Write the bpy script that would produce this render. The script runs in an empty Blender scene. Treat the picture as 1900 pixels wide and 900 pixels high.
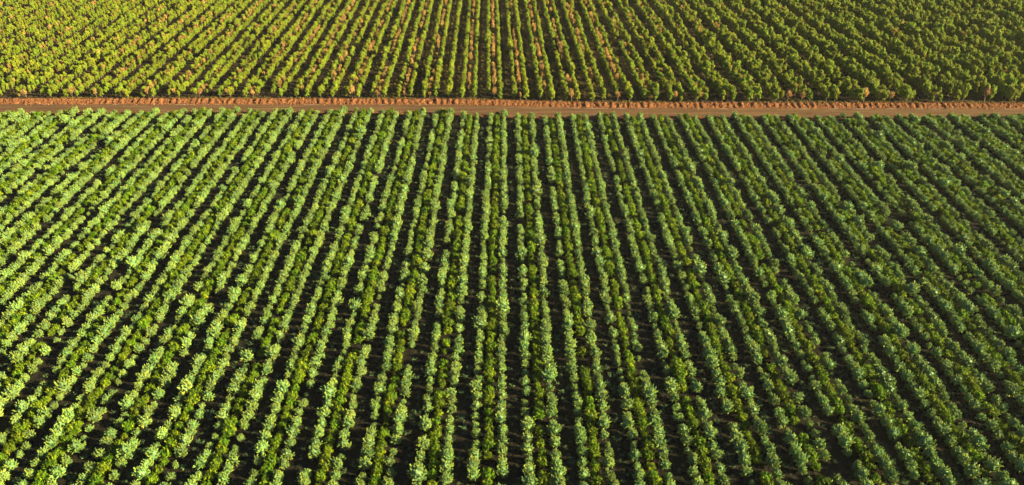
import bpy, math, random
import numpy as np
from mathutils import Vector, Matrix, noise as mnoise

C = bpy.context.scene.collection
random.seed(7)
PI = math.pi

# ------------------------------------------------------------------ camera
W, H = 1900.0, 900.0                    # pixel frame the measurements were taken in
F = 1400.0                              # focal length in those pixels
VPX, VPY = 940.0, -423.0                # where the planted rows converge
PITCH = math.atan((H / 2 - VPY) / F)
YAW = math.atan((W / 2 - VPX) * math.cos(PITCH) / F)
S = 2.0                                 # distance between neighbouring planted rows, metres
CAM_H = math.cos(PITCH) * 1303.0 / 25.4 * S

cam_d = bpy.data.cameras.new('camera')
cam_d.sensor_width = 36.0
cam_d.lens = F / W * 36.0
cam_d.clip_start = 0.5
cam_d.clip_end = 5000.0
cam = bpy.data.objects.new('camera', cam_d)
C.objects.link(cam)
cam.location = (0, 0, CAM_H)
cam.rotation_euler = (PI / 2 - PITCH, 0, -YAW)
bpy.context.scene.camera = cam
RM = cam.rotation_euler.to_matrix()
RMI = RM.transposed()

# ------------------------------------------------------------------ sky, sun, exposure
SUN_EL, SUN_AZ = math.radians(19.5), math.radians(107.0)      # azimuth from +Y (away from camera) towards +X (right)
world = bpy.data.worlds.new('World')
bpy.context.scene.world = world
world.use_nodes = True
wn = world.node_tree.nodes
bg = wn['Background']
sky = wn.new('ShaderNodeTexSky')
sky.sky_type = 'NISHITA'
sky.sun_disc = False
sky.sun_elevation = SUN_EL
sky.sun_rotation = SUN_AZ
sky.air_density = 0.45
sky.dust_density = 0.3
sky.ozone_density = 2.0
world.node_tree.links.new(sky.outputs[0], bg.inputs[0])
bg.inputs[1].default_value = 0.05

sun_d = bpy.data.lights.new('sun', 'SUN')
sun_d.energy = 5.0
sun_d.angle = math.radians(0.5)
sun_d.color = (1.0, 0.83, 0.40)
sun = bpy.data.objects.new('sun', sun_d)
C.objects.link(sun)
sv = Vector((math.cos(SUN_EL) * math.sin(SUN_AZ), math.cos(SUN_EL) * math.cos(SUN_AZ), math.sin(SUN_EL)))
sun.rotation_euler = sv.to_track_quat('Z', 'Y').to_euler()
sun.location = (60, 60, 160)

vs = bpy.context.scene.view_settings
vs.view_transform = 'Standard'
vs.look = 'None'
vs.exposure = 2.1
vs.gamma = 1.0
vs.use_curve_mapping = False
bpy.context.scene.cycles.max_bounces = 5
bpy.context.scene.cycles.diffuse_bounces = 3
bpy.context.scene.cycles.transmission_bounces = 3


# ------------------------------------------------------------------ measuring helpers
def ground(px, py, z=0.0):
    """Point on the level plane z that the photograph shows at pixel px, py."""
    d = RM @ Vector(((px - W / 2) / F, (H / 2 - py) / F, -1.0))
    t = (z - CAM_H) / d.z
    return Vector((d.x * t, d.y * t, z))


def pixel(x, y, z):
    p = RMI @ (Vector((x, y, z)) - Vector((0, 0, CAM_H)))
    return W / 2 + F * p.x / -p.z, H / 2 - F * p.y / -p.z


# ------------------------------------------------------------------ materials
def nodes_of(name):
    m = bpy.data.materials.new(name)
    m.use_nodes = True
    nt = m.node_tree
    return m, nt, nt.nodes['Principled BSDF'], nt.nodes['Material Output']


def ramp(nt, stops):
    r = nt.nodes.new('ShaderNodeValToRGB')
    e = r.color_ramp.elements
    while len(e) > 1:
        e.remove(e[-1])
    e[0].position = stops[0][0]
    e[0].color = (*stops[0][1], 1)
    for p, c in stops[1:]:
        k = e.new(p)
        k.color = (*c, 1)
    return r


def leaf_material(name, stops, rand_lo, rand_hi, hue=0.02, trans=0.25, rough=0.55):
    """Leaf colours spread over shoots (face attribute 'tint'); every plant differs a little in hue and depth of colour."""
    m, nt, b, out = nodes_of(name)
    N, L = nt.nodes.new, nt.links.new
    at = N('ShaderNodeAttribute')
    at.attribute_name = 'tint'
    oi = N('ShaderNodeObjectInfo')
    r = ramp(nt, stops)
    L(at.outputs['Fac'], r.inputs[0])
    hs = N('ShaderNodeHueSaturation')
    mr = N('ShaderNodeMapRange')
    mr.inputs[3].default_value = rand_lo
    mr.inputs[4].default_value = rand_hi
    L(oi.outputs['Random'], mr.inputs[0])
    L(mr.outputs[0], hs.inputs['Value'])
    mh = N('ShaderNodeMapRange')
    mh.inputs[3].default_value = 0.5 - hue
    mh.inputs[4].default_value = 0.5 + hue
    w = N('ShaderNodeMath')
    w.operation = 'MULTIPLY'
    w.inputs[1].default_value = 7.31
    fr = N('ShaderNodeMath')
    fr.operation = 'FRACT'
    L(oi.outputs['Random'], w.inputs[0])
    L(w.outputs[0], fr.inputs[0])
    L(fr.outputs[0], mh.inputs[0])
    L(mh.outputs[0], hs.inputs['Hue'])
    L(r.outputs[0], hs.inputs['Color'])
    L(hs.outputs[0], b.inputs['Base Color'])
    b.inputs['Roughness'].default_value = rough
    b.inputs['Specular IOR Level'].default_value = 0.25
    tr = N('ShaderNodeBsdfTranslucent')
    L(hs.outputs[0], tr.inputs['Color'])
    mx = N('ShaderNodeMixShader')
    mx.inputs[0].default_value = trans
    L(b.outputs[0], mx.inputs[1])
    L(tr.outputs[0], mx.inputs[2])
    L(mx.outputs[0], out.inputs['Surface'])
    return m


def soil_material(name, stops, scale, stretch=(1, 1, 1), bump=0.5, bscale=1.0, detail=8):
    m, nt, b, out = nodes_of(name)
    N, L = nt.nodes.new, nt.links.new
    tc = N('ShaderNodeTexCoord')
    mp = N('ShaderNodeMapping')
    mp.inputs['Scale'].default_value = stretch
    L(tc.outputs['Object'], mp.inputs[0])
    n = N('ShaderNodeTexNoise')
    n.inputs['Scale'].default_value = scale
    n.inputs['Detail'].default_value = detail
    n.inputs['Roughness'].default_value = 0.65
    L(mp.outputs[0], n.inputs['Vector'])
    r = ramp(nt, stops)
    L(n.outputs['Fac'], r.inputs[0])
    L(r.outputs[0], b.inputs['Base Color'])
    b.inputs['Roughness'].default_value = 0.95
    b.inputs['Specular IOR Level'].default_value = 0.1
    n2 = N('ShaderNodeTexNoise')
    n2.inputs['Scale'].default_value = bscale
    n2.inputs['Detail'].default_value = 6
    L(tc.outputs['Object'], n2.inputs['Vector'])
    bp = N('ShaderNodeBump')
    bp.inputs['Strength'].default_value = bump
    bp.inputs['Distance'].default_value = 0.3
    L(n2.outputs['Fac'], bp.inputs['Height'])
    L(bp.outputs[0], b.inputs['Normal'])
    return m


M = {}
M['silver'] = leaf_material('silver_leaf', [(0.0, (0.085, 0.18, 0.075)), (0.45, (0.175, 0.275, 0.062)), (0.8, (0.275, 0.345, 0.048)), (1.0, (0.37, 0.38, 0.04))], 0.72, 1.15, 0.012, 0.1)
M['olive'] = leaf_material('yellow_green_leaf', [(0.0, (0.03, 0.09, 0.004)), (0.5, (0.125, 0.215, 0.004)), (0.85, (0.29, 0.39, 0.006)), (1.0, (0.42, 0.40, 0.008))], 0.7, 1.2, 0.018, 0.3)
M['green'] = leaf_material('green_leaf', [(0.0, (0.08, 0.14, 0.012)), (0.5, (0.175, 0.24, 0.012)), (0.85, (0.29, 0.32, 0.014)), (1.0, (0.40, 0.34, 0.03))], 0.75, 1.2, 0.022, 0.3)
M['dry'] = leaf_material('dry_leaf', [(0.0, (0.32, 0.18, 0.06)), (0.6, (0.52, 0.32, 0.10)), (1.0, (0.62, 0.44, 0.16))], 0.75, 1.2, 0.012, 0.2)
M['weed'] = leaf_material('weed_leaf', [(0.0, (0.06, 0.13, 0.06)), (0.6, (0.12, 0.21, 0.09)), (1.0, (0.22, 0.28, 0.08))], 0.6, 1.2, 0.02, 0.2)
M['yellow'] = leaf_material('yellow_weed_leaf', [(0.0, (0.13, 0.15, 0.015)), (0.6, (0.28, 0.24, 0.02)), (1.0, (0.45, 0.27, 0.03))], 0.7, 1.2, 0.02, 0.2)
M['bark'] = soil_material('bark', [(0.3, (0.16, 0.12, 0.08)), (0.7, (0.30, 0.24, 0.17))], 6, (1, 1, 0.3), 0.3, 12)
M['pale_bark'] = soil_material('pale_bark', [(0.3, (0.14, 0.11, 0.075)), (0.7, (0.26, 0.21, 0.14))], 6, (1, 1, 0.3), 0.3, 12)
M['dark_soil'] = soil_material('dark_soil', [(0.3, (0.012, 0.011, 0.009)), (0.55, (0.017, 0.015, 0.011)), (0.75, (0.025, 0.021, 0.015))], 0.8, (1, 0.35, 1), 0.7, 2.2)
M['brown_soil'] = soil_material('brown_soil', [(0.3, (0.026, 0.019, 0.012)), (0.55, (0.040, 0.028, 0.017)), (0.75, (0.06, 0.038, 0.022))], 0.5, (1, 0.3, 1), 0.6, 2.0)
M['road'] = soil_material('road_dirt', [(0.3, (0.075, 0.043, 0.024)), (0.5, (0.110, 0.062, 0.034)), (0.72, (0.16, 0.093, 0.052))], 0.5, (0.12, 1.2, 1), 0.35, 3.0)
M['red_soil'] = soil_material('red_soil', [(0.3, (0.07, 0.036, 0.022)), (0.5, (0.15, 0.062, 0.029)), (0.7, (0.24, 0.10, 0.044))], 0.9, (1, 1, 1), 1.0, 2.5)
M['clod'] = leaf_material('dry_clod', [(0.0, (0.25, 0.11, 0.055)), (1.0, (0.25, 0.11, 0.055))], 0.5, 1.5, 0.01, 0.0, 0.95)
M['pale'] = soil_material('pale_strip', [(0.3, (0.15, 0.11, 0.09)), (0.7, (0.28, 0.22, 0.19))], 3.0)


# ------------------------------------------------------------------ object helpers
def link(o):
    C.objects.link(o)
    return o


def mesh_obj(name, verts, faces, mat, parent=None, smooth=False, tint=None):
    me = bpy.data.meshes.new(name)
    me.from_pydata(verts, [], faces)
    me.materials.append(mat)
    if tint is not None:
        a = me.attributes.new('tint', 'FLOAT', 'FACE')
        a.data.foreach_set('value', np.asarray(tint, dtype=np.float32))
    if smooth:
        me.polygons.foreach_set('use_smooth', [True] * len(me.polygons))
    me.update()
    o = link(bpy.data.objects.new(name, me))
    if parent:
        o.parent = parent
    return o


def tag(o, label=None, cat=None, group=None, kind=None):
    for k, v in (('label', label), ('category', cat), ('group', group), ('kind', kind)):
        if v:
            o[k] = v
    return o


def empty(name):
    o = bpy.data.objects.new(name, None)
    o.empty_display_size = 0.2
    return link(o)


ONES = ['', 'first', 'second', 'third', 'fourth', 'fifth', 'sixth', 'seventh', 'eighth', 'ninth', 'tenth', 'eleventh', 'twelfth', 'thirteenth', 'fourteenth',
        'fifteenth', 'sixteenth', 'seventeenth', 'eighteenth', 'nineteenth']
TENS = {2: ('twentieth', 'twenty'), 3: ('thirtieth', 'thirty'), 4: ('fortieth', 'forty'), 5: ('fiftieth', 'fifty'), 6: ('sixtieth', 'sixty')}


def nth(n):
    if n < 20:
        return ONES[n]
    t, o = divmod(n, 10)
    return TENS[t][0] if o == 0 else TENS[t][1] + '-' + ONES[o]


def tube(pts, radii, sides=5):
    """Verts and faces of a tapered bent tube."""
    vs_, fs = [], []
    for i, (p, r) in enumerate(zip(pts, radii)):
        p = Vector(p)
        d = (Vector(pts[min(i + 1, len(pts) - 1)]) - Vector(pts[max(i - 1, 0)])).normalized()
        a = d.orthogonal().normalized()
        b = d.cross(a)
        for k in range(sides):
            t = 2 * PI * k / sides
            vs_.append(tuple(p + a * (r * math.cos(t)) + b * (r * math.sin(t))))
    for i in range(len(pts) - 1):
        for k in range(sides):
            k2 = (k + 1) % sides
            fs.append((i * sides + k, i * sides + k2, (i + 1) * sides + k2, (i + 1) * sides + k))
    fs.append(tuple(range((len(pts) - 1) * sides, len(pts) * sides)))
    return vs_, fs


def rnd_unit(rng):
    while True:
        v = Vector((rng.uniform(-1, 1), rng.uniform(-1, 1), rng.uniform(-1, 1)))
        if 0.05 < v.length < 1:
            return v.normalized()


class Leaves:
    """Collects leaves: bent four-cornered blades, each with a colour index."""
    def __init__(self):
        self.v, self.f, self.t = [], [], []

    def leaf(self, p, d, n, ln, wd, tint):
        d = d.normalized()
        s = d.cross(n)
        if s.length < 1e-3:
            s = d.orthogonal()
        s.normalize()
        n = s.cross(d)
        i = len(self.v)
        m = p + d * (ln * 0.5) + n * (ln * 0.06)
        self.v += [tuple(p), tuple(m - s * (wd / 2)), tuple(p + d * ln), tuple(m + s * (wd / 2))]
        self.f.append((i, i + 1, i + 2, i + 3))
        self.t.append(min(1.0, max(0.0, tint)))

    def shoot(self, rng, base, axis, ln, n, leaf_l, leaf_w, tint, spread):
        axis = axis.normalized()
        for k in range(n):
            f = (k + 0.5) / n
            p = base + axis * (ln * f)
            r = rnd_unit(rng)
            side = (r - axis * r.dot(axis)).normalized()
            d = axis * (1 - spread * (1 - 0.5 * f)) + side * spread
            self.leaf(p, d, axis * 0.7 + side * -0.3 + rnd_unit(rng) * 0.25, leaf_l * rng.uniform(0.75, 1.2), leaf_w * rng.uniform(0.8, 1.2), tint + rng.uniform(-0.15, 0.15))

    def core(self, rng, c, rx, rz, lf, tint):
        """Opaque hull added in the crown to block sun; dark tint adds inner shade."""
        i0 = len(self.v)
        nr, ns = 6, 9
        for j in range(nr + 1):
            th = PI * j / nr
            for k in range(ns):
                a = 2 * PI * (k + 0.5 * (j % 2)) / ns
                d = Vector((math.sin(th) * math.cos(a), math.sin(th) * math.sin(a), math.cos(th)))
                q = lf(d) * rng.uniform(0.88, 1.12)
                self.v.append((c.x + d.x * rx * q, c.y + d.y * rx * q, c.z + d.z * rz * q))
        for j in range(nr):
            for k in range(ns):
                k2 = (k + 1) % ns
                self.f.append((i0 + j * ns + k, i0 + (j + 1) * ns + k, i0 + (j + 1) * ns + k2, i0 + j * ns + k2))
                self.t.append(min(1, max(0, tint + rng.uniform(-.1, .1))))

    def lobe(self, rng, base, axis, ln, rad, tint, sides=5):
        """A leafy shoot tip: an uneven spindle."""
        axis = axis.normalized()
        a = axis.orthogonal().normalized()
        b = axis.cross(a)
        i0 = len(self.v)
        for f, r in ((0.0, 0.65), (0.5, 1.0), (0.84, 0.70)):
            for k in range(sides):
                t = 2 * PI * k / sides + f * 2
                q = r * rad * rng.uniform(0.8, 1.2)
                self.v.append(tuple(base + axis * (ln * (f + rng.uniform(-.08, .08))) + a * (q * math.cos(t)) + b * (q * math.sin(t))))
        self.v.append(tuple(base + axis * ln))
        for j in range(2):
            for k in range(sides):
                k2 = (k + 1) % sides
                self.f.append((i0 + j * sides + k, i0 + j * sides + k2, i0 + (j + 1) * sides + k2, i0 + (j + 1) * sides + k))
                self.t.append(min(1, max(0, tint + rng.uniform(-.12, .12))))
        tip = i0 + 3 * sides
        for k in range(sides):
            self.f.append((i0 + 2 * sides + k, i0 + 2 * sides + (k + 1) % sides, tip))
            self.t.append(min(1, max(0, tint + rng.uniform(-.12, .12))))

    def build(self, name, mat, parent=None):
        return mesh_obj(name, self.v, self.f, mat, parent, tint=self.t)


# ------------------------------------------------------------------ plant prototypes: crown and trunk meshes, unit size in metres
def lump(rng, k=5, amp=0.22):
    """A bumpy radius function over directions, so that no crown is a ball."""
    ds = [(rnd_unit(rng), rng.uniform(-amp, amp), rng.uniform(2, 6)) for _ in range(k)]

    def f(d):
        return 1.0 + sum(a * math.exp(-w * (1 - d.dot(u))) for u, a, w in ds)
    return f


def silver_crown(rng, sparse=0.0):
    L = Leaves()
    lf = lump(rng, 8, 0.38)
    c = Vector((0, 0, 0.85))
    n = int(150 * (1 - sparse))
    for i in range(n):
        z = 1 - 1.6 * (i + rng.random()) / n          # from the top down to well below the middle
        a = rng.uniform(0, 2 * PI)
        q = math.sqrt(max(0, 1 - z * z))
        d = Vector((q * math.cos(a), q * math.sin(a), z))
        r = lf(d) * rng.uniform(0.62, 1.18)
        p = c + Vector((d.x * 0.92, d.y * 0.92, d.z * 0.84)) * r
        ax = (d + Vector((0, 0, 0.45)) + rnd_unit(rng) * 0.2).normalized()
        ln = rng.uniform(0.36, 0.62)
        tint = rng.betavariate(2, 2)
        L.lobe(rng, p - ax * ln * 0.8, ax, ln * 0.95, rng.uniform(0.06, 0.125), tint)
        L.shoot(rng, p - ax * ln * 0.5, ax, ln * 0.6, 3, 0.15, 0.07, tint, 0.6)
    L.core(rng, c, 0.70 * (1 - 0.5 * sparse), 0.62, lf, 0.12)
    for i in range(24):                                 # inner leaf, tinted darker so the crown's inner shade is in its colour
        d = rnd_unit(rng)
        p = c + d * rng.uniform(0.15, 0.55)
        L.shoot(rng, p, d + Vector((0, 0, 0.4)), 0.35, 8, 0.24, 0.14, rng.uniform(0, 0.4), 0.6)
    return L


def olive_crown(rng, sparse=0.0):
    L = Leaves()
    lf = lump(rng, 8, 0.32)
    c = Vector((0, 0, 0.72))
    n = int(95 * (1 - sparse))
    for i in range(n):
        z = 1 - 1.5 * (i + rng.random()) / n
        a = rng.uniform(0, 2 * PI)
        q = math.sqrt(max(0, 1 - z * z))
        d = Vector((q * math.cos(a), q * math.sin(a), z))
        r = lf(d) * rng.uniform(0.65, 1.1)
        p = c + Vector((d.x * 0.98, d.y * 0.98, d.z * 0.74)) * r
        ax = (d + Vector((0, 0, 0.45)) + rnd_unit(rng) * 0.35).normalized()
        ln = rng.uniform(0.22, 0.4)
        tint = rng.betavariate(2, 2)
        L.lobe(rng, p - ax * ln * 0.9, ax, ln * 0.9, rng.uniform(0.07, 0.13), tint, 4)
        L.shoot(rng, p - ax * ln * 0.8, ax, ln, 6, 0.22, 0.11, tint, 0.75)
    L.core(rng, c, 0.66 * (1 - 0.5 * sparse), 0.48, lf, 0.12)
    for i in range(25):  # inner leaf in low tints: shade within the bush painted in
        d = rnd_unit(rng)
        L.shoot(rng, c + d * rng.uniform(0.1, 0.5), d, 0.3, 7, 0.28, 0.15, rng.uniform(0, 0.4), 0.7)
    return L


def tree_crown(rng, sparse=0.0):
    """Unit tree: 3 m tall, crown of several leafy clumps."""
    L = Leaves()
    cl = [(Vector((0, 0, 2.2)), 0.62)]
    for k in range(8):
        a = k * 2.4 + rng.uniform(-0.4, 0.4)
        r = rng.uniform(0.2, 0.5)
        zc = 0.65 + 1.8 * ((k + rng.random()) / 8)
        cl.append((Vector((r * math.cos(a), r * math.sin(a), zc)), rng.uniform(0.34, 0.52) * (1.0 if zc > 1.0 else 0.8)))
    for c, R in cl:
        lf = lump(rng, 4, 0.25)
        n = int(75 * R * (1 - sparse))
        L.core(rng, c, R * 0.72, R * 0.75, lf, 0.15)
        for i in range(n):
            d = rnd_unit(rng)
            if d.z < -0.35 and rng.random() < 0.7:
                d.z = -d.z
            p = c + Vector((d.x, d.y, d.z * 1.05)) * (R * lf(d) * rng.uniform(0.6, 1.0))
            ax = d + Vector((0, 0, 0.3)) + rnd_unit(rng) * 0.3
            ax.normalize()
            tint = rng.betavariate(2, 2)
            L.lobe(rng, p - ax * 0.3, ax, 0.38, rng.uniform(0.12, 0.20), tint)
            L.shoot(rng, p - ax * 0.12, ax, 0.25, 3, 0.2, 0.10, tint, 0.65)
    return L


def tree_trunk(rng):
    V, Fc = tube([(0, 0, -0.1), (0.02, 0.01, 0.6), (rng.uniform(-.05, .05), 0.02, 1.3), (rng.uniform(-.08, .08), rng.uniform(-.06, .06), 2.4)], [0.075, 0.06, 0.048, 0.02])
    for k in range(5):
        a = k * 2.4 + rng.uniform(-.4, .4)
        z = rng.uniform(0.9, 1.6)
        v, f = tube([(0, 0, z), (0.25 * math.cos(a), 0.25 * math.sin(a), z + 0.35), (0.45 * math.cos(a), 0.45 * math.sin(a), z + 0.8)], [0.035, 0.025, 0.01], 4)
        o = len(V)
        V += v
        Fc += [tuple(i + o for i in q) for q in f]
    return V, Fc


def shrub_trunk(rng):
    V, Fc = [], []
    for k in range(4):
        a = k * 1.57 + rng.uniform(-.5, .5)
        v, f = tube([(0.03 * math.cos(a), 0.03 * math.sin(a), -0.08), (0.1 * math.cos(a), 0.1 * math.sin(a), 0.35), (0.35 * math.cos(a), 0.35 * math.sin(a), 0.85)], [0.04, 0.03, 0.012], 4)
        o = len(V)
        V += v
        Fc += [tuple(i + o for i in q) for q in f]
    return V, Fc


def dry_crown(rng, sparse=0.0):
    """A vase of upright twigs that still hold dead leaf, wider at the top."""
    L = Leaves()
    for k in range(int(62 * (1 - sparse))):
        a = rng.uniform(0, 2 * PI)
        r = rng.uniform(0.05, 0.62) ** 0.8
        top = Vector((r * math.cos(a), r * math.sin(a), rng.uniform(1.6, 2.75) - 0.4 * r))
        root = Vector((0.15 * r * math.cos(a), 0.15 * r * math.sin(a), rng.uniform(0.7, 1.2)))
        ax = top - root
        f0 = rng.uniform(0.35, 0.7)
        tint = rng.betavariate(2, 2)
        L.shoot(rng, root + ax * f0, ax, ax.length * (1 - f0), 9, 0.22, 0.085, tint, 0.45)
        L.lobe(rng, root + ax * f0, ax, ax.length * (1 - f0), rng.uniform(0.05, 0.09), tint, 4)
    return L


def dry_trunk(rng):
    V, Fc = tube([(0, 0, -0.1), (0.01, 0.02, 0.7), (0.02, -0.02, 1.2)], [0.07, 0.055, 0.045])
    for k in range(14):
        a = k * 2.4 + rng.uniform(-.3, .3)
        r = rng.uniform(0.15, 0.6)
        z = rng.uniform(0.6, 1.1)
        v, f = tube([(0, 0, z), (r * .45 * math.cos(a), r * .45 * math.sin(a), z + 0.6), (r * math.cos(a), r * math.sin(a), z + rng.uniform(1.2, 1.6))], [0.03, 0.02, 0.008], 3)
        o = len(V)
        V += v
        Fc += [tuple(i + o for i in q) for q in f]
    return V, Fc


def weed_tuft(rng, spread=0.55):
    L = Leaves()
    for k in range(16):
        a = rng.uniform(0, 2 * PI)
        r = rng.uniform(0.0, 0.22)
        p = Vector((r * math.cos(a), r * math.sin(a), 0))
        ax = Vector((math.cos(a) * 0.8, math.sin(a) * 0.8, rng.uniform(0.6, 1.4)))
        L.shoot(rng, p, ax, rng.uniform(0.25, 0.55), 6, 0.2, 0.07, rng.betavariate(2, 2.5), 0.6)
    return L


def prototypes(n, crown_fn, crown_mat, trunk_fn, trunk_mat, seed, sparse):
    out = []
    for i in range(n):
        rng = random.Random(seed + i)
        L = crown_fn(rng, sparse[i % len(sparse)])
        cme = bpy.data.meshes.new('crown')
        cme.from_pydata(L.v, [], L.f)
        cme.materials.append(crown_mat)
        a = cme.attributes.new('tint', 'FLOAT', 'FACE')
        a.data.foreach_set('value', np.asarray(L.t, dtype=np.float32))
        tme = None
        if trunk_fn:
            V, Fc = trunk_fn(rng)
            tme = bpy.data.meshes.new('trunk')
            tme.from_pydata(V, [], Fc)
            tme.materials.append(trunk_mat)
        out.append((cme, tme))
    return out


SP = [0.0, 0.12, 0.05, 0.3, 0.0, 0.18]
PR = {
    'silver_shrub': prototypes(6, silver_crown, M['silver'], shrub_trunk, M['bark'], 100, SP),
    'yellow_green_shrub': prototypes(6, olive_crown, M['olive'], shrub_trunk, M['bark'], 200, SP),
    'green_tree': prototypes(6, tree_crown, M['green'], tree_trunk, M['pale_bark'], 300, SP),
    'dry_tree': prototypes(5, dry_crown, M['dry'], dry_trunk, M['pale_bark'], 400, [0, 0.2, 0.1, 0.4, 0.05]),
    'alley_weed': prototypes(5, lambda r, s: weed_tuft(r), M['weed'], None, None, 500, [0]),
    'yellow_weed': prototypes(4, lambda r, s: weed_tuft(r), M['yellow'], None, None, 600, [0]),
}
def clod(rng, s):
    L = Leaves()
    import bmesh
    bm = bmesh.new()
    bmesh.ops.create_icosphere(bm, subdivisions=1, radius=0.5)
    for v in bm.verts:
        v.co *= rng.uniform(0.7, 1.25)
    L.v = [tuple(v.co) for v in bm.verts]
    L.f = [tuple(v.index for v in f.verts) for f in bm.faces]
    L.t = [0.5] * len(L.f)
    bm.free()
    return L


PR['soil_clod'] = prototypes(5, clod, M['clod'], None, None, 700, [0])
LOOK_VARIANT = {
    'silver_shrub': ['full', 'loose', 'full', 'thin', 'dense', 'ragged'],
    'yellow_green_shrub': ['full', 'loose', 'full', 'thin', 'dense', 'ragged'],
    'green_tree': ['full', 'loose', 'full', 'thin', 'dense', 'ragged'],
    'dry_tree': ['bushy', 'sparse', 'twiggy', 'nearly bare', 'dense'],
}


# ------------------------------------------------------------------ large structure: ground, fields, road, bank
def interp(tab, x):
    for (x0, y0), (x1, y1) in zip(tab, tab[1:]):
        if x <= x1:
            return y0 + (y1 - y0) * (x - x0) / (x1 - x0)
    return tab[-1][1]


# the road's two edges as seen in the photograph, turned into world coordinates
ditch_px = [(-900, 194), (-300, 193.6), (0, 193.4), (400, 193.5), (760, 193.8), (850, 194.4), (920, 195.6), (980, 197.4), (1040, 199.2), (1100, 200.5), (1300, 201), (1900, 201.6), (2300, 202), (2900, 202.6)]
edge_px = [(-900, 213), (-300, 212), (0, 211), (300, 210), (600, 208.6), (720, 208.6), (800, 210.5), (880, 215), (940, 217), (1100, 218), (1500, 218.2), (1900, 218.5), (2300, 219), (2900, 220)]
ditch_w = [(ground(x, y).x, ground(x, y).y) for x, y in ditch_px]
edge_w = [(ground(x, y).x, ground(x, y).y) for x, y in edge_px]


def ditch_y(x):
    return interp(ditch_w, x)


def edge_y(x):
    return interp(edge_w, x)


UP_A = math.atan((W / 2 - 905.0) * math.cos(PITCH) / F) - YAW      # the far rows run a degree off the near ones
UD = Vector((-math.sin(UP_A), math.cos(UP_A), 0))
UV = Vector((math.cos(UP_A), math.sin(UP_A), 0))
Z_UP = 0.6
up_ref = ground(963, 151, Z_UP + 2.2)
UP0 = up_ref.dot(UV)                                              # coordinate across the rows of one pair's middle
near_ref = ground(1007, 880, 1.1)
NEAR0 = near_ref.x


def nz(x, y, s, seed=0.0):
    return mnoise.noise(Vector((x * s, y * s, seed)))


def strip(name, xs, rows, mat, smooth=True):
    """A sheet over xs; rows is a list of functions x -> (y, z)."""
    V, Fc = [], []
    n = len(rows)
    for x in xs:
        for r in rows:
            y, z = r(x)
            V.append((x, y, z))
    for i in range(len(xs) - 1):
        for j in range(n - 1):
            a = i * n + j
            Fc.append((a, a + n, a + n + 1, a + 1))
    return tag(mesh_obj(name, V, Fc, mat, smooth=smooth), kind='structure')


# wide base sheet that reaches the horizon
tag(mesh_obj('ground', [(-3000, -400, -1.0), (3000, -400, -1.0), (3000, 4000, -1.0), (-3000, 4000, -1.0)], [(0, 1, 2, 3)], M['brown_soil']), 'brown bare earth around the plantation', None, None, 'structure')

XS = np.arange(-250, 290.1, 2.5)
XF = np.arange(-250, 290.1, 0.2)

# near field: gently uneven dark soil, slightly hollow in the alleys
def near_row(y0, f):
    def r(x):
        e = edge_y(x) - 0.9
        y = y0 + (e - y0) * f
        s = (x - NEAR0) / S
        z = 0.06 * math.cos(2 * PI * s) + 0.05 * nz(x, y, 0.35) - 0.04
        return y, z - (0.10 if f > 0.995 else 0)
    return r
near_xs = np.arange(-150, 170.1, 0.5)
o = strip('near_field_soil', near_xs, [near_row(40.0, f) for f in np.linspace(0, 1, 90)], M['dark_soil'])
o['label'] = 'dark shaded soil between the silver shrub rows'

# low lip of red soil along the road's near edge
def lip(dy, z, amp):
    def r(x):
        return edge_y(x) + dy + amp * nz(x, dy, 0.7, 3), z + amp * 0.35 * nz(x, dy, 0.9, 5)
    return r
o = strip('road_lip', XF, [lip(-1.2, -0.12, 0.1), lip(-0.75, 0.04, 0.4), lip(-0.25, 0.17, 0.5), lip(0.15, 0.12, 0.4), lip(0.7, 0.02, 0.2), lip(1.0, -0.10, 0.05)], M['red_soil'])
o['label'] = 'low lip of orange soil along the near side of the road'

# the dirt road, slightly crowned, with shallow ruts
def road_row(f):
    def r(x):
        a, b = edge_y(x) + 0.75, ditch_y(x) + 0.1
        y = a + (b - a) * f
        w = 0.04 * nz(x, 5, 0.05, 13)
        rut = -0.11 * (math.exp(-((f - 0.33 - w) / 0.06) ** 2) + math.exp(-((f - 0.66 - w) / 0.06) ** 2))
        return y, 0.06 * math.sin(PI * f) + rut + 0.05 * nz(x, y, 0.8, 9)
    return r
o = strip('road', XS, [road_row(f) for f in np.linspace(0, 1, 26)], M['road'])
o['label'] = 'brown dirt road crossing between the two plantings'

# the cut bank: ditch, then a slope where the ends of the planting beds stick out as red ridges
BANK = 3.7
LOW0, LOW1 = ground(860, 190).x, ground(1070, 190).x


def bank_row(t):
    def r(x):
        y = ditch_y(x) + BANK * t + 0.25 * nz(x, t * 3, 0.5, 61) * (0 if t < 0.1 or t > 0.95 else 1)
        u = (Vector((x, y, 0)).dot(UV) - UP0) / S
        u += 0.30 * nz(x, y, 0.30, 21) + 0.12 * nz(x, y, 1.1, 22)
        k0 = math.floor(u + 0.5)
        strength = max(0.1, 0.62 + 1.0 * nz(k0 * 7.3, 0.5, 1.0, 25))
        strength *= 1.0 if nz(x, 9, 0.07, 27) > -0.18 else 0.45
        if LOW0 < x < LOW1:
            strength *= 0.45
        ridge = (0.5 + 0.5 * math.cos(2 * PI * u)) ** 1.2
        rough = nz(x, y, 1.3, 31) * 0.2 + nz(x, y, 3.4, 37) * 0.16 + 0.16 * nz(x, 0, 0.4, 41)
        if t < 0.08:
            z = -0.02
        elif t < 0.2:
            z = -0.42 + rough * 0.6
        else:
            k = min(1.0, (t - 0.2) / 0.6)
            z = -0.2 + (Z_UP + 0.05) * k + 0.46 * strength * ridge * math.sin(PI * min(1, 0.15 + (t - 0.2) * 1.0)) + rough * 1.2
        if t > 0.99:
            z = Z_UP - 0.10
        return y, z
    return r
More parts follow.
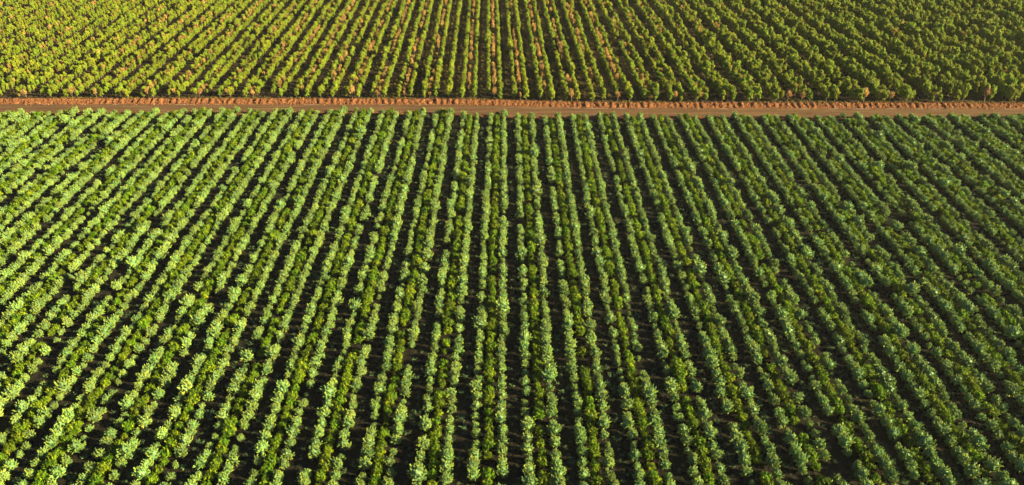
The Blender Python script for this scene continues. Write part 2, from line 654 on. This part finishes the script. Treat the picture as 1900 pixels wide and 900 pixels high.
o = strip('earth_bank', XF, [bank_row(t) for t in (-0.02, 0.05, 0.1, 0.16, 0.2, 0.25, 0.3, 0.35, 0.4, 0.45, 0.5, 0.55, 0.6, 0.65, 0.7, 0.76, 0.83, 0.9, 0.96, 1.0)], M['red_soil'], smooth=False)
o['label'] = 'orange earth bank where the ends of the planting beds meet the road'

# far field: brown soil with a low bed under every row
FAR_END = 470.0
def far_row(f):
    def r(x):
        y0 = ditch_y(x) + BANK - 0.12
        y = y0 + (FAR_END - y0) * f
        u = (Vector((x, y, 0)).dot(UV) - UP0) / S
        return y, Z_UP + 0.12 * math.cos(2 * PI * u) + 0.06 * nz(x, y, 0.3, 51) + (0.0 if f > 0 else -0.05)
    return r
far_xs = np.arange(-270, 300.1, 0.5)
o = strip('far_field_soil', far_xs, [far_row(f) for f in np.linspace(0, 1, 50)], M['brown_soil'])
o['label'] = 'brown soil of the far planting'

# grey track past the far corner of the planting
o = mesh_obj('track', [tuple(ground(x, y, Z_UP + 0.25)) for x, y in ((-160, 40), (-60, 19), (70, -17), (190, -46), (190, -62), (-200, -20))], [(0, 1, 2, 3, 4, 5)], M['pale'])
tag(o, 'grey bare track past the far corner of the planting', None, None, 'structure')

# pale silt left lying in broken lengths along the foot of the bank
rng = random.Random(5)
V, Fc = [], []
for px0, px1 in ((1055, 1075), (1082, 1130), (1140, 1162), (1180, 1200), (1330, 1350), (1480, 1500), (1538, 1560), (1580, 1612), (1640, 1660), (1697, 1712), (1720, 1745), (1760, 1772), (1860, 1880), (318, 350), (200, 212), (560, 590), (700, 712)):
    x0, x1 = ground(px0, 201).x, ground(px1, 201).x
    n = 14
    i0 = len(V)
    for i in range(n + 1):
        f = i / n
        x = x0 + (x1 - x0) * f
        wd = 0.18 * math.sin(PI * min(1, max(0.02, f))) ** 0.5 * (1 + 0.5 * nz(x, 1, 1.5, 3))
        yc = ditch_y(x) - 0.45 + 0.12 * nz(x, 2, 0.8, 7)
        V += [(x, yc - wd, 0.05), (x, yc, 0.10), (x, yc + wd, 0.05)]
    for i in range(n):
        a = i0 + i * 3
        Fc += [(a, a + 3, a + 4, a + 1), (a + 1, a + 4, a + 5, a + 2)]
o = mesh_obj('ditch_silt', V, Fc, M['pale'], smooth=True)
tag(o, 'pale silt lying in broken lengths at the foot of the bank', None, None, 'structure')


# ------------------------------------------------------------------ planting: positions first
class Plant:
    __slots__ = ('kind', 'x', 'y', 'z', 's', 'sz', 'rot', 'var', 'row', 'px', 'py', 'dist', 'tilt', 'inframe')

    def __init__(self, kind, x, y, z, s, sz, row, rng, tilt=0.08):
        self.kind, self.x, self.y, self.z, self.s, self.sz, self.row = kind, x, y, z, s, sz, row
        self.rot = rng.uniform(0, 2 * PI)
        self.var = rng.randrange(len(PR[kind]))
        self.tilt = (rng.uniform(-tilt, tilt), rng.uniform(-tilt, tilt))
        h = {'silver_shrub': 0.8, 'yellow_green_shrub': 0.7, 'green_tree': 2.0, 'dry_tree': 2.0}.get(kind, 0.2) * sz
        self.px, self.py = pixel(x, y, z + h)
        self.dist = (Vector((x, y, z)) - cam.location).length
        self.inframe = 3 < self.px < W - 3 and 2 < self.py < H - 3


plants = []
GAPS = [(1078, 634, 13, 'yellow_green_shrub'), (788, 247, 8, 'silver_shrub'), (1082, 660, 6, 'yellow_green_shrub')]
rng = random.Random(11)
for k in range(-21, 24):
    for off, kind in ((-1, 'silver_shrub'), (0, 'yellow_green_shrub'), (1, 'silver_shrub'), (2, 'alley_weed')):
        X0 = NEAR0 + (4 * k + off) * S
        y = 44.0 + rng.uniform(0, 2)
        end = edge_y(X0) - 0.3 + 0.5 * nz(X0, 3, 0.9, 15)
        while y < end:
            X = X0 + 0.22 * nz(X0 * 3.1, y, 0.06, 2) + rng.gauss(0, 0.08)
            vig = 1.0 + 0.10 * nz(X, y, 0.05, 70) + 0.07 * nz(X, y, 0.4, 71)
            if kind == 'silver_shrub':
                s = max(0.55, rng.gauss(0.87, 0.13)) * vig
                step = rng.gauss(2.05, 0.2)
                if rng.random() < 0.07:
                    s *= 0.6
                miss = rng.random() < 0.02
                sz = s * rng.uniform(1.05, 1.45)
            elif kind == 'yellow_green_shrub':
                s = max(0.55, rng.gauss(0.87, 0.12)) * vig
                step = rng.gauss(1.75, 0.18)
                miss = rng.random() < 0.035
                sz = s * rng.uniform(1.1, 1.35)
            else:
                s = rng.uniform(0.5, 1.3) * (1.3 if nz(X, y, 0.05, 75) > 0.1 else 0.9)
                step = rng.uniform(0.8, 2.0)
                miss = rng.random() < 0.12
                X += rng.gauss(0, 0.45)
                sz = s * rng.uniform(0.5, 1.0)
            if not miss:
                p = Plant(kind, X, y, 0.0, s, sz, (k, off), rng)
                if not any(g[3] == kind and abs(p.px - g[0]) < g[2] and abs(p.py - g[1]) < g[2] * 1.2 for g in GAPS):
                    if -140 < p.px < W + 140 and p.py < H + 70:
                        plants.append(p)
            y += max(1.2, step)

# far field: pairs of green rows with a row of dry trees between and a thin line of yellow weeds between pairs; one pair is a single row
far_rows = []
for k in range(-2, 31):
    far_rows += [(4 * k - 0.92, 'green_tree', 1), (4 * k, 'dry_tree', 0), (4 * k + 0.92, 'green_tree', -1), (4 * k + 2.0, 'yellow_weed', 0)]
far_rows += [(-11.1, 'green_tree', 0), (-9.9, 'yellow_weed', 0), (-12.2, 'yellow_weed', 0)]
for j in range(0, 28):
    c = -14.1 - 4 * j
    far_rows += [(c - 0.92, 'green_tree', 1), (c, 'dry_tree', 0), (c + 0.92, 'green_tree', -1), (c - 2.0, 'yellow_weed', 0)]
far_rows.sort()
rng = random.Random(23)
tA, tB = ground(-40, 14, Z_UP), ground(60, -16, Z_UP)
for ri, (u, kind, pull) in enumerate(far_rows):
    U = UP0 + u * S
    # where this row meets the bank
    x, y = U, 200.0
    for _ in range(4):
        y = ditch_y(x) + BANK
        t = (y - U * UV.y) / UD.y
        x = U * UV.x + t * UD.x
    t += rng.uniform(-0.3, 1.4) + (1.2 if kind == 'yellow_weed' else 0)
    while True:
        P = UV * U + UD * t
        if P.y > 420:
            break
        X, Y = P.x + rng.gauss(0, 0.10), P.y
        px = pixel(X, Y, Z_UP)[0]
        f = min(1.25, max(-0.25, px / W))
        X += pull * S * 0.3 * min(1.0, max(0.0, (f - 0.52) * 3, (0.42 - f) * 1.5))
        big = 0.80 + 0.44 * f if f < 0.55 else 1.07 + (f - 0.55) * 0.75
        narrow = min(1.0, 0.86 + 0.3 * f) if f < 0.55 else 1.0 - 0.35 * (f - 0.55)
        vig = 1.0 + 0.22 * nz(X, Y, 0.06, 80) + 0.12 * nz(X, Y, 0.3, 81)
        # the planting stops at a track in the far left corner
        side = (tB.x - tA.x) * (Y - tA.y) - (tB.y - tA.y) * (X - tA.x)
        p_kind = kind
        if kind == 'green_tree':
            s = big * max(0.55, rng.gauss(0.92, 0.14)) * vig
            step = rng.gauss(1.95, 0.35) * (0.7 + 0.3 * big)
            miss = rng.random() < 0.06
            sz = s * rng.uniform(0.9, 1.15) / narrow
            s *= narrow
        elif kind == 'dry_tree':
            s = big * max(0.45, rng.gauss(0.9, 0.17)) * (0.85 if f > 0.6 else 1.0)
            step = rng.gauss(2.5, 0.4)
            dens = 0.72 + 1.0 * nz(X * 2, Y * 0.5, 0.10, 90) - max(0, (f - 0.5)) * 0.8
            miss = rng.random() > dens
            if f > 0.62 and rng.random() < min(0.84, (f - 0.6) * 4):
                p_kind, miss = 'green_tree', rng.random() < 0.1
                s = big * max(0.6, rng.gauss(1.0, 0.14)) * vig * narrow
            sz = s * rng.uniform(0.95, 1.25)
        else:
            s = rng.uniform(0.5, 1.0) * (1.0 if 0.3 < f < 0.65 else 0.7)
            step = rng.uniform(0.7, 2.0)
            miss = rng.random() < 0.15
            X += rng.gauss(0, 0.15)
            sz = s * rng.uniform(0.8, 1.4)
        if not miss and side < 0:
            p = Plant(p_kind, X, Y, Z_UP + 0.1, s, sz, ri, rng, 0.06)
            if -170 < p.px < W + 170 and p.py > -75:
                plants.append(p)
        t += max(0.6, step)

# the tall golden dried trees that stand out at the front of the far field
rng = random.Random(99)
for px, py, hgt in ((274, 183.5, 3.3), (700, 184, 2.6), (1060, 187, 3.4), (1146, 187, 3.0), (1461, 189, 3.6), (1487, 189, 3.2), (1602, 188, 4.4), (1650, 189, 3.2), (1826, 188, 4.6), (48, 182, 2.8), (468, 184, 2.7)):
    g = ground(px, py, Z_UP)
    u = (g.dot(UV) - UP0) / S
    row = min((abs(r[0] - u), i) for i, r in enumerate(far_rows) if r[1] == 'dry_tree')[1]
    plants = [q for q in plants if not (q.kind in ('dry_tree', 'green_tree') and abs(q.x - g.x) < 1.0 and abs(q.y - g.y) < 2.6)]
    y = max(g.y, ditch_y(g.x) + BANK + 0.3)
    q = Plant('dry_tree', g.x, y, Z_UP + 0.05, hgt / 2.5, hgt / 2.7, row, rng, 0.04)
    q.var = (0, 2, 4)[rng.randrange(3)]
    plants.append(q)

# weeds on the bank's top and beside the road
rng = random.Random(77)
for i in range(900):
    x = rng.uniform(-150, 165)
    if nz(x, 4, 0.12, 91) < -0.1:
        continue
    if rng.random() < 0.8:
        y, z = ditch_y(x) + BANK * rng.uniform(0.9, 1.15), Z_UP
    else:
        y, z = edge_y(x) + rng.gauss(-0.9, 0.3), 0.05
    sc = rng.uniform(0.25, 0.7)
    plants.append(Plant('yellow_weed', x, y, z, sc, sc * rng.uniform(0.6, 1.2), 0, rng))

# clods of broken soil along the bank, the ditch and the road's lip
rng = random.Random(41)
for i in range(3600):
    x = rng.uniform(-150, 165)
    m = rng.random()
    if m < 0.5:
        y, z = ditch_y(x) + BANK * rng.uniform(0.35, 0.95), 0.55
    elif m < 0.8:
        y, z = ditch_y(x) + rng.gauss(-0.1, 0.35), 0.02
    else:
        y, z = edge_y(x) + rng.gauss(0.2, 0.5), 0.1
    if m < 0.5:
        z = bank_row((y - ditch_y(x)) / BANK)(x)[1]
    sc = min(0.5, 0.10 + rng.expovariate(8))
    plants.append(Plant('soil_clod', x, y, z + 0.03, sc, sc * 0.7, 0, rng, 0.5))

# ------------------------------------------------------------------ which plants are objects of their own
LIMIT = 295
single = {}
by_kind = {}
for p in plants:
    by_kind.setdefault(p.kind, []).append(p)
for kind, ps in by_kind.items():
    if kind in ('yellow_weed', 'soil_clod'):
        single[kind] = []
        continue
    vis = [p for p in ps if p.inframe]
    vis.sort(key=lambda p: p.dist if kind in ('silver_shrub', 'yellow_green_shrub', 'alley_weed') else p.dist - 6 * p.sz)
    single[kind] = vis[:LIMIT]
    print(kind, 'all', len(ps), 'in frame', len(vis))

# place of each plant in its row, counted from the frame's edge (near field) or from the road (far field)
place = {}
for kind, ps in by_kind.items():
    rows = {}
    for p in ps:
        if p.inframe:
            rows.setdefault(p.row, []).append(p)
    edges = {}
    for r, q in rows.items():
        q.sort(key=lambda p: p.y)
        for i, p in enumerate(q):
            place[id(p)] = [i + 1, None, 0, len(q)]
        f = q[0]
        if kind in ('silver_shrub', 'yellow_green_shrub', 'alley_weed'):
            e = 'bottom' if H - f.py < 45 else ('left' if f.px < W / 2 else 'right')
        else:
            e = 'road' if pixel(f.x, f.y, f.z)[1] > 160 else ('left' if f.px < W / 2 else 'right')
        edges.setdefault(e, []).append((f.px if e in ('bottom', 'road') else f.py, r))
    for e, lst in edges.items():
        lst.sort()
        n = len(lst)
        for i, (_, r) in enumerate(lst):
            for p in rows[r]:
                place[id(p)][1] = e
                place[id(p)][2] = (i + 1, n - i)

KINDW = {'silver_shrub': ('silver', 'silver shrub', 'shrub', 'silver shrubs in the near rows'),
         'yellow_green_shrub': ('yellow-green', 'yellow-green shrub', 'shrub', 'yellow-green shrubs between the silver rows'),
         'green_tree': ('green', 'green tree', 'tree', 'green trees in the far paired rows'),
         'dry_tree': ('tan', 'tan tree', 'tree', 'dried tan trees between the green rows'),
         'alley_weed': ('weed', 'green weed tuft', 'weed', 'weed tufts in the dark alleys')}


def describe(p):
    i, e, (a, b), n = place[id(p)]
    adj, noun, cat, grp = KINDW[p.kind]
    size = 'small' if p.sz < (0.85 if p.kind != 'alley_weed' else 0.4) else ('large' if p.sz > (1.12 if p.kind != 'alley_weed' else 0.75) else 'medium')
    look = size + ' ' + LOOK_VARIANT[p.kind][p.var] if p.kind in LOOK_VARIANT else size
    side, num = ('left', a) if a <= b else ('right', b)
    line = 'alley' if p.kind == 'alley_weed' else adj + ' row'
    if e == 'bottom':
        return f'{look} {noun}, {nth(i)} up from bottom edge, {nth(num)} {line} from {side} corner', cat, grp
    if e == 'road':
        return f'{look} {noun}, {nth(i)} behind the bank, {nth(num)} {line} from {side}'.replace('nearly ', '').replace('medium ', '' if p.kind == 'dry_tree' else 'medium '), cat, grp
    return f'{look} {noun}, {nth(i)} in from {e} edge, {nth(b)} {line} above bottom corner', cat, grp


def make_single(p, proto):
    """One plant: an empty at its foot with crown and trunk, copied from its kind's prototype objects."""
    crown, trunk = proto
    if trunk is None:
        r = crown.copy()
        link(r)
    else:
        r = bpy.data.objects.new(p.kind, None)
        r.empty_display_size = 0.2
        link(r)
        for src in (crown, trunk):
            c = src.copy()
            link(c)
            c.parent = r
    r.location = (p.x, p.y, p.z - 0.03)
    r.rotation_euler = (p.tilt[0], p.tilt[1], p.rot)
    r.scale = (p.s, p.s, p.sz)
    lab, cat, grp = describe(p)
    tag(r, lab, cat, grp)
    return r


SOURCES = {}
for kind, pr in PR.items():
    SOURCES[kind] = []
    for i, (cme, tme) in enumerate(pr):
        SOURCES[kind].append((bpy.data.objects.new(kind if tme is None else 'crown', cme), bpy.data.objects.new('trunk', tme) if tme else None))
for kind in ('silver_shrub', 'yellow_green_shrub', 'green_tree', 'dry_tree', 'alley_weed'):
    for p in single[kind]:
        make_single(p, SOURCES[kind][p.var])


# ------------------------------------------------------------------ the many others of each kind: one object per kind
def scatter(name, ps, kind, label, cat):
    me = bpy.data.meshes.new(name)
    me.from_pydata([(p.x, p.y, p.z - 0.03) for p in ps], [], [])
    a = me.attributes.new('turn', 'FLOAT_VECTOR', 'POINT')
    a.data.foreach_set('vector', np.array([(p.tilt[0], p.tilt[1], p.rot) for p in ps], dtype=np.float32).ravel())
    a = me.attributes.new('size', 'FLOAT_VECTOR', 'POINT')
    a.data.foreach_set('vector', np.array([(p.s, p.s, p.sz) for p in ps], dtype=np.float32).ravel())
    a = me.attributes.new('variant', 'INT', 'POINT')
    a.data.foreach_set('value', np.array([p.var for p in ps], dtype=np.int32))
    o = link(bpy.data.objects.new(name, me))
    tag(o, label, cat, None, 'stuff')
    ng = bpy.data.node_groups.new(name, 'GeometryNodeTree')
    ng.interface.new_socket('Geometry', in_out='INPUT', socket_type='NodeSocketGeometry')
    ng.interface.new_socket('Geometry', in_out='OUTPUT', socket_type='NodeSocketGeometry')
    N, L = ng.nodes.new, ng.links.new
    gi, go = N('NodeGroupInput'), N('NodeGroupOutput')
    allv = N('GeometryNodeJoinGeometry')
    for crown, trunk in SOURCES[kind]:
        j = N('GeometryNodeJoinGeometry')
        for src in (trunk, crown):
            if src is None:
                continue
            oi = N('GeometryNodeObjectInfo')
            oi.inputs['Object'].default_value = src
            L(oi.outputs['Geometry'], j.inputs[0])
        g2i = N('GeometryNodeGeometryToInstance')
        L(j.outputs[0], g2i.inputs[0])
        L(g2i.outputs[0], allv.inputs[0])

    def attr(nm, typ):
        n = N('GeometryNodeInputNamedAttribute')
        n.data_type = typ
        n.inputs['Name'].default_value = nm
        return n.outputs[0]
    iop = N('GeometryNodeInstanceOnPoints')
    iop.inputs['Pick Instance'].default_value = True
    L(gi.outputs[0], iop.inputs['Points'])
    L(allv.outputs[0], iop.inputs['Instance'])
    L(attr('variant', 'INT'), iop.inputs['Instance Index'])
    e2r = N('FunctionNodeEulerToRotation')
    L(attr('turn', 'FLOAT_VECTOR'), e2r.inputs[0])
    L(e2r.outputs[0], iop.inputs['Rotation'])
    L(attr('size', 'FLOAT_VECTOR'), iop.inputs['Scale'])
    L(iop.outputs[0], go.inputs[0])
    md = o.modifiers.new('planting', 'NODES')
    md.node_group = ng
    return o


STUFF = {'silver_shrub': ('silver_shrub_planting', 'receding rows of silver shrubs running back to the road', 'shrubs'),
         'yellow_green_shrub': ('yellow_green_shrub_planting', 'receding rows of yellow-green shrubs between the silver ones', 'shrubs'),
         'green_tree': ('green_tree_planting', 'paired rows of green trees receding beyond the road', 'trees'),
         'dry_tree': ('dry_tree_planting', 'tan dried trees scattered between the far green rows', 'trees'),
         'alley_weed': ('alley_weeds', 'low weeds growing on the dark soil of the alleys', 'weeds'),
         'soil_clod': ('soil_clods', 'orange clods strewn over the bank and the road edges', 'soil'),
         'yellow_weed': ('yellow_weeds', 'thin lines of yellow weeds between the far tree rows and along the bank', 'weeds')}
for kind, (nm, lab, cat) in STUFF.items():
    chosen = {id(p) for p in single[kind]}
    scatter(nm, [p for p in by_kind[kind] if id(p) not in chosen], kind, lab, cat)


# ------------------------------------------------------------------ thin warm evening haze over the whole place
hz = bpy.data.materials.new('haze')
hz.use_nodes = True
nt = hz.node_tree
nt.nodes.remove(nt.nodes['Principled BSDF'])
pv = nt.nodes.new('ShaderNodeVolumePrincipled')
pv.inputs['Color'].default_value = (0.95, 0.92, 0.80, 1)
pv.inputs['Density'].default_value = 0.00005
pv.inputs['Anisotropy'].default_value = 0.2
nt.links.new(pv.outputs[0], nt.nodes['Material Output'].inputs['Volume'])
hx0, hx1, hy0, hy1, hz0, hz1 = -3100, 3100, -420, 4050, -2.0, CAM_H + 6.0
V = [(x, y, z) for z in (hz0, hz1) for y in (hy0, hy1) for x in (hx0, hx1)]
Fc = [(0, 2, 3, 1), (4, 5, 7, 6), (0, 1, 5, 4), (2, 6, 7, 3), (0, 4, 6, 2), (1, 3, 7, 5)]
o = mesh_obj('haze', V, Fc, hz)
tag(o, 'thin warm haze hanging over the whole planting', 'haze', None, 'stuff')
